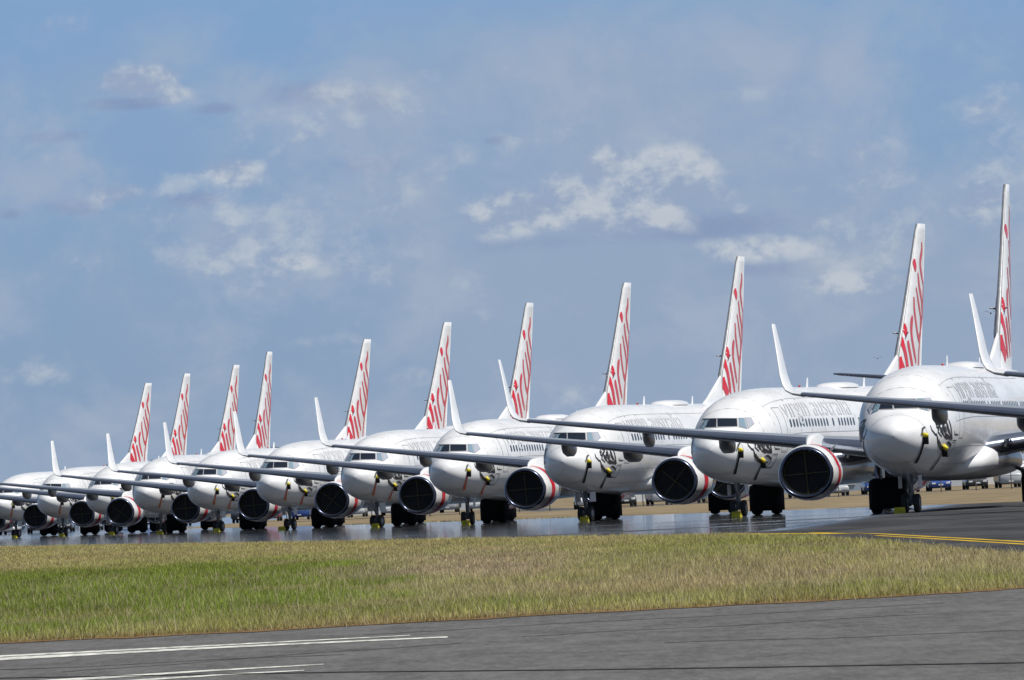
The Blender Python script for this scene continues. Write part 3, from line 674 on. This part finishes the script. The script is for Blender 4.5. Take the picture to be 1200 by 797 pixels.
# soil lip along the road edge
def walk(pts, st=.35):
    o_ = []
    for (x0, y0), (x1, y1) in zip(pts[:-1], pts[1:]):
        n_ = max(1, int(math.hypot(x1-x0, y1-y0)/st)); o_ += [(x0+(x1-x0)*k/n_, y0+(y1-y0)*k/n_) for k in range(n_)]
    return o_
wk = walk(near[1:-1]); lo_ = [(x, y - max(0, random.gauss(.25, .35))) for x, y in wk]
mk('soil_edge', [Vector((x, y, .010)) for x, y in lo_] + [Vector((x, y+1.2, .010)) for x, y in wk], [(i, i+1, len(wk)+i+1, len(wk)+i) for i in range(len(wk)-1)], SOIL, smooth=False)['kind'] = 'structure'

# grass blades over the verge (nobody could count them)
def grass():
    ex = np.array(edge[::-1])                       # from the right end to the far left
    N = 900000
    px = rng.uniform(-230, 1430, N); lo, hi = 105., 900.
    # density per square metre falls with distance squared: D distributed as 1/D
    D = lo*(hi/lo)**rng.uniform(0, 1, N); X = (px-600)/12000*D
    nx = np.array([p[0] for p in near][::-1]); ny = np.array([p[1] for p in near][::-1])
    ynear = np.interp(X, nx, ny)
    # inside test against the apron edge polygon (even-odd)
    poly = np.array(edge + far); inside = np.zeros(N, bool); j = len(poly)-1
    for i in range(len(poly)):
        xi, yi = poly[i]; xj, yj = poly[j]
        c = ((yi > D) != (yj > D)) & (X < (xj-xi)*(D-yi)/(yj-yi+1e-9)+xi); inside ^= c; j = i
    row = X > 27.5-.1185*(D-360)
    keep = (D > ynear + rng.uniform(-.25, .5, N)) & ~inside & ~row; X, D, px = X[keep], D[keep], px[keep]; n = len(X)
    def vn(x, y, s, seed):        # smooth value noise
        r = np.random.default_rng(seed); T = r.random((64, 64)); u = x*s; v = y*s; i0 = np.floor(u).astype(int); j0 = np.floor(v).astype(int); fu = u-i0; fv = v-j0; fu = fu*fu*(3-2*fu); fv = fv*fv*(3-2*fv)
        g = lambda a, b: T[a % 64, b % 64]
        return (g(i0, j0)*(1-fu)+g(i0+1, j0)*fu)*(1-fv)+(g(i0, j0+1)*(1-fu)+g(i0+1, j0+1)*fu)*fv
    cl = .5*vn(X, D*.16, .55, 1)+.3*vn(X, D*.16, 1.7, 2)+.2*vn(X, D*.3, 4.0, 3)
    e = D-np.interp(X, nx, ny)      # metres from the road edge
    def bump(v, a, b, s): return 1/(1+np.exp(-(v-a)/s)) * 1/(1+np.exp((v-b)/s))
    green = bump(px, -900, 450, 70)*bump(D, 119, 250, 9)*1.25 + bump(px, 640, 1000, 60)*bump(D, 175, 250, 12)*.55 + bump(px, 500, 1300, 80)*bump(e, 2, 14, 2)*.38 + bump(px, 380, 700, 40)*bump(e, 10, 22, 3)*.35 + bump(px, -400, 560, 40)*bump(e, 6, 14, 2.5)*.25
    green = np.clip(green + (cl-.5)*1.5, 0, 1)
    pink = 1.4*bump(px, 330, 640, 45)*bump(D, 150, 245, 12) + .5*bump(px, 700, 1250, 60)*bump(D, 122, 160, 8)
    pink = np.clip(pink + (vn(X, D*.2, 1.2, 9)-.5)*.8, 0, 1)*(1-green)
    rust = np.exp(-np.clip(e, 0, 99)/1.8)*(.35+.65*vn(X, D*0, .7, 5))
    G1 = np.array([.27, .38, .055]); DRY = np.array([.64, .57, .23]); PK = np.array([.72, .57, .38]); RU = np.array([.32, .20, .05])
    colr = DRY*(1-green[:, None])+G1*green[:, None]; colr = colr*(1-pink[:, None])+PK*pink[:, None]; colr = colr*(1-rust[:, None])+RU*rust[:, None]
    rr = rng.random(n); straw = rr < (.10+.18*(1-green)); colr[straw] = colr[straw]*.4+np.array([.50, .46, .30])*.6
    dk = rr > .84; colr[dk] *= .42; seed = rng.random(n) < .035*np.where(D < 200, 1, 0)
    big = vn(X, D*.12, .9, 21)*.6+vn(X, D*.2, 2.6, 22)*.4; colr *= (rng.uniform(.7, 1.3, n)*(.62+.8*np.clip((cl-.2)*1.2, 0, 1)*.6+.5*big))[:, None]
    h = (.05+.075*rng.random(n)**1.5)*(.6+.9*cl)*np.where(e < 3, .55, 1)*np.where(D > 300, .8, 1)
    h = np.where(seed, h*1.9, h); colr[seed] = colr[seed]*.3+np.array([.60, .52, .36])*.7
    wd = .0065*(D/110)**.9*rng.uniform(.7, 1.4, n)
    th = rng.uniform(-.9, .9, n); lean = rng.uniform(-.45, .45, n)*h; ly = rng.uniform(-.3, .3, n)*h
    cx, cy = np.cos(th)*wd/2, np.sin(th)*wd/2
    V_ = np.empty((n, 5, 3)); z0 = -.01
    V_[:, 0] = np.stack([X-cx, D-cy, np.full(n, z0)], 1); V_[:, 1] = np.stack([X+cx, D+cy, np.full(n, z0)], 1)
    V_[:, 2] = np.stack([X+cx*.8+lean*.35, D+cy*.8+ly*.3, h*.55], 1); V_[:, 3] = np.stack([X-cx*.8+lean*.35, D-cy*.8+ly*.3, h*.55], 1)
    V_[:, 4] = np.stack([X+lean, D+ly, h], 1)
    me = bpy.data.meshes.new('grass'); me.vertices.add(n*5); me.vertices.foreach_set('co', V_.reshape(-1))
    b = np.arange(n)[:, None]*5; loops = np.concatenate([b+np.array([0, 1, 2, 3]), b+np.array([3, 2, 4])], 1).reshape(-1)
    me.loops.add(n*7); me.loops.foreach_set('vertex_index', loops.astype(np.int32))
    me.polygons.add(n*2); ls = (np.arange(n)[:, None]*7+np.array([0, 4])).reshape(-1); me.polygons.foreach_set('loop_start', ls.astype(np.int32))
    me.update(calc_edges=True)
    at = me.color_attributes.new('dryness', 'FLOAT_COLOR', 'POINT'); ca = np.ones((n, 5, 4)); ca[:, :, :3] = colr[:, None, :]; at.data.foreach_set('color', ca.reshape(-1))
    m = bpy.data.materials.new('grass_blades'); m.use_nodes = True; k = NT(m.node_tree); bs = m.node_tree.nodes['Principled BSDF']; va = k.new('ShaderNodeVertexColor', layer_name='dryness')
    nz = k.noise(k.new('ShaderNodeTexCoord').outputs['Object'], 9, 2); k.L(k.mix(k.m('MULTIPLY', nz, .35), va.outputs[0], (.2, .16, .07, 1)), bs.inputs['Base Color'])
    bs.inputs['Roughness'].default_value = .8; bs.inputs['Specular IOR Level'].default_value = .15
    tr = k.new('ShaderNodeBsdfTranslucent'); k.L(va.outputs[0], tr.inputs[0]); ms = k.new('ShaderNodeMixShader', i_0=.35); k.L(bs.outputs[0], ms.inputs[1]); k.L(tr.outputs[0], ms.inputs[2])
    k.L(ms.outputs[0], m.node_tree.nodes['Material Output'].inputs[0])
    me.materials.append(m); o = bpy.data.objects.new('grass', me); COL.objects.link(o)
    tag(o, 'strip of green and straw coloured grass between the road and the apron', 'grass', kind='stuff')
grass()

# ------------------------------------------------------------------ beyond the apron: parked cars, perimeter fence, sheds, lamp posts
def paint(nm, c): return mat(nm, c, .3, coat=.5, nz=.08)
CARP = [paint('blue_car_paint', (.03, .08, .30)), paint('white_car_paint', (.72, .73, .74)), paint('silver_car_paint', (.42, .44, .46)), paint('red_car_paint', (.45, .03, .03)), paint('charcoal_car_paint', (.05, .055, .06))]
CN = ['blue', 'white', 'silver', 'red', 'charcoal']
LAMP = mat('lamp_lens', (.7, .7, .68), .15); TRIM = mat('black_trim', (.02, .02, .02), .6)
def car(ci, kind, loc, rz, label):
    r = thing('parked_car' if kind != 'van' else 'parked_van', label, 'car' if kind != 'van' else 'van', loc, rz, 'vehicles parked beyond the apron')
    if kind == 'van': sec = [(-2.5, .55, 1.0, .86), (-2.4, .4, 1.25, .95), (-1.7, .32, 1.35, .98), (-1.2, .3, 2.05, .95), (.5, .3, 2.2, .95), (2.2, .32, 2.2, .95), (2.5, .45, 2.1, .9)]
    else: sec = [(-2.2, .5, .72, .78), (-2.1, .35, .85, .86), (-1.2, .28, .98, .90), (0, .26, 1.0, .91), (1.3, .28, 1.02, .90), (2.05, .34, 1.0, .86), (2.2, .5, .85, .80)]
    rings = []
    for y, zb, zt, w_ in sec: rings.append([Vector((w_*c, y, (zt+zb)/2+(zt-zb)/2*s)) for c, s in ((1, -.6), (1, .45), (.93, .85), (.8, 1), (-.8, 1), (-.93, .85), (-1, .45), (-1, -.6), (-.85, -1), (.85, -1))])
    mk('body', *loft(rings, True, (True, True)), CARP[ci], r)
    if kind != 'van':
        cab = [(-1.05, 1.0, .80, .98), (-.45, .98, .74, 1.40), (.6, .98, .72, 1.46), (1.35, .98, .74, 1.38), (1.85, 1.0, .80, 1.02)]
        rings = [[Vector((.82, y, zb)), Vector((w_*.92, y, zt)), Vector((-w_*.92, y, zt)), Vector((-.82, y, zb))] for y, zb, w_, zt in cab]
        mk('cabin_glass', *loft(rings, False, (True, True)), GLASS, r, smooth=False)
        mk('roof', *rbox((0, .45, 1.45), (1.34, 1.5, .07), .12), CARP[ci], r)
    else:
        mk('windscreen', [(-.8, -1.62, 1.42), (.8, -1.62, 1.42), (.74, -1.25, 2.02), (-.74, -1.25, 2.02)], [(0, 1, 2, 3)], GLASS, r, smooth=False)
        for sx in (-1, 1): mk('side_glass', [(sx*.985, -1.3, 1.4), (sx*.985, -.4, 1.4), (sx*.965, -.4, 1.9), (sx*.965, -1.1, 1.9)], [(0, 1, 2, 3)], GLASS, r, smooth=False)
    for sx in (-1, 1):
        for y in (-1.35, 1.35): mk('wheel', *tube((sx*.70, y, .33), (sx*.92, y, .33), .33, .33, 16), TYRE, r)
        mk('headlight', *box((sx*.6, -2.16 if kind != 'van' else -2.44, .68 if kind != 'van' else .9), (.32, .1, .14)), LAMP, r, smooth=False)
    mk('number_plate', *box((0, -2.23 if kind != 'van' else -2.5, .55), (.4, .03, .12)), LAMP, r, smooth=False)
kinds = ['car', 'car', 'van', 'car', 'car', 'car', 'van']
row_ord = 0
places = [(30 + 2.75*k, 640 + 3.0*k, 0) for k in range(0)]
def row(p0, p1, n, face, rowname):
    for k in range(n):
        s_ = k/(n-1); x = p0[0]+(p1[0]-p0[0])*s_+random.uniform(-.3, .3); y = p0[1]+(p1[1]-p0[1])*s_
        ci = random.choice([0, 4, 2, 2, 2, 4, 1, 2, 2, 3 if k % 5 == 0 else 2]); kd = random.choice(kinds)
        ords = ['leftmost', 'second', 'third', 'fourth', 'fifth', 'sixth', 'seventh', 'eighth', 'ninth', 'tenth', 'eleventh', 'twelfth', 'thirteenth', 'fourteenth', 'fifteenth', 'sixteenth', 'seventeenth', 'eighteenth', 'nineteenth', 'twentieth', 'twenty first', 'twenty second']
        car(ci, kd, (x, y, .004), face+random.uniform(-.05, .05), '%s %s parked %s from the left in the %s' % (CN[ci], kd, ords[k] if k else 'first', rowname))
row((6, 850), (54, 870), 17, 0.1, 'row behind the right airliners')
row((-58, 1110), (-4, 1100), 18, -.1, 'row behind the left airliners')
# service road under the parked vehicles
sheet('car_park', [(-70, 1095), (-2, 1085), (2, 840), (66, 858), (68, 885), (6, 880), (3, 1130), (-70, 1140)], .003, RD)
# sheds
WALLP = mat('pale_corrugated_wall', (.55, .60, .66), .6, nz=.15, nscale=.6, bump=.3, bscale=8); ROOFW = mat('white_metal_roof', (.72, .74, .76), .5, nz=.12)
WALLB = mat('blue_grey_wall', (.28, .36, .46), .6, nz=.15)
def shed(x, y, wd, dp, h, m, label, nb):
    r = thing('low_shed', label, 'building', (x, y, 0), 0)
    mk('wall', *box((0, 0, h/2), (wd, dp, h)), m, r, smooth=False)
    V_ = [Vector((sx*(wd/2+.3), sy*(dp/2+.3), h+.002)) for sx, sy in ((-1, -1), (1, -1), (1, 1), (-1, 1))] + [Vector((-wd/2-.3, 0, h+.7)), Vector((wd/2+.3, 0, h+.7))]
    mk('roof', V_, [(0, 1, 5, 4), (2, 3, 4, 5), (1, 2, 5), (3, 0, 4), (3, 2, 1, 0)], ROOFW, r, smooth=False)
    for k in range(nb):
        xx = -wd/2 + wd*(k+.5)/nb
        if k % 3 == 1: mk('roller_door', *box((xx, -dp/2-.03, 1.2), (min(3, wd/nb*.6), .06, 2.4)), ROOFW, r, smooth=False)
        else:
            w_ = mk('window', *box((xx, -dp/2-.02, h*.58), (wd/nb*.5, .08, .9)), GLASS, r, smooth=False); mk('sill', *box((xx, -dp/2-.08, h*.58-.5), (wd/nb*.55, .16, .08)), ROOFW, w_, smooth=False)
shed(74, 1240, 50, 12, 1.9, WALLP, 'long low pale shed with white roof behind the right edge airliner', 10)
shed(26, 1260, 34, 12, 2.3, WALLB, 'blue grey shed with white roof behind the parked row at right centre', 7)
shed(-12, 1320, 30, 12, 2.2, WALLP, 'short pale shed seen between landing gear near the middle', 6)
shed(-74, 1420, 46, 12, 2.2, WALLB, 'blue grey shed behind the far left airliners', 9)
# perimeter fence
fp = (-20, 900); fq = (95, 700); fence = thing('perimeter_fence', 'grey wire perimeter fence with thin posts beyond the dry grass', 'fence', (fp[0], fp[1], 0), 0)
n = 46; post0 = None
for k in range(n):
    x = (fq[0]-fp[0])*k/(n-1); y = (fq[1]-fp[1])*k/(n-1)
    if post0 is None: c = post0 = mk('post', *tube((0, 0, 0), (0, 0, 2.0), .045, n=6), STEEL, fence)
    else: c = post0.copy(); COL.objects.link(c); c.parent = fence
    c.location = (x, y, 0)
for z in (.1, 1.05, 1.95): mk('rail', *tube((0, 0, z), (fq[0]-fp[0], fq[1]-fp[1], z), .025, n=6), STEEL, fence)
for k, (x, y) in enumerate([(50, 900), (36, 1010), (-30, 1180), (12, 1150), (-62, 1150)]):
    o = thing('lamp_post', ['grey lamp post behind the right edge', 'grey lamp post behind the nearest landing gear', 'grey lamp post left of the middle', 'grey lamp post near the middle gap', 'grey lamp post at far left'][k] + ' beyond the apron', 'lamp post', (x, y, 0), 0, 'lamp posts beyond the apron')
    mk('pole', *tube((0, 0, 0), (0, 0, 2.9), .07, .05, 8), STEEL, o); mk('lamp_head', *rbox((.3, 0, 2.9), (.8, .25, .12), .05), GEARW, o)
# birds over the row
def bird(x, y, z, label, s=.55):
    V_, F_ = loft([[Vector((.0 + r*math.cos(q)*.8, yy, r*math.sin(q))) for q in [2*math.pi*j/8 for j in range(8)]] for yy, r in ((-.16, .01), (-.12, .03), (0, .055), (.1, .035), (.2, .01))])
    o = mk('bird', V_, F_, INKB, None); o.location = (x, y, z); o.scale = (s,)*3; tag(o, label, 'bird')
    for sx in (-1, 1): mk('wing', [(sx*.03, -.05, .02), (sx*.25, -.03, .14), (sx*.42, .03, .06), (sx*.25, .08, .12), (sx*.03, .08, .02)], [(0, 1, 4), (1, 3, 4), (1, 2, 3)], INKB, o, smooth=False)
def at(px, py, D):
    ox, oy = px-600, py-583.25; b = (oy+ROLL*ox)/(1+ROLL**2); a = ox-ROLL*b; return (a*D/12000, D, 1.257-b*D/12000)
bird(*at(1160, 367, 300), 'tiny dark bird flying just left of the tallest tail fin')
bird(*at(1027, 420, 420), 'tiny dark bird flying left of the second tall tail fin')
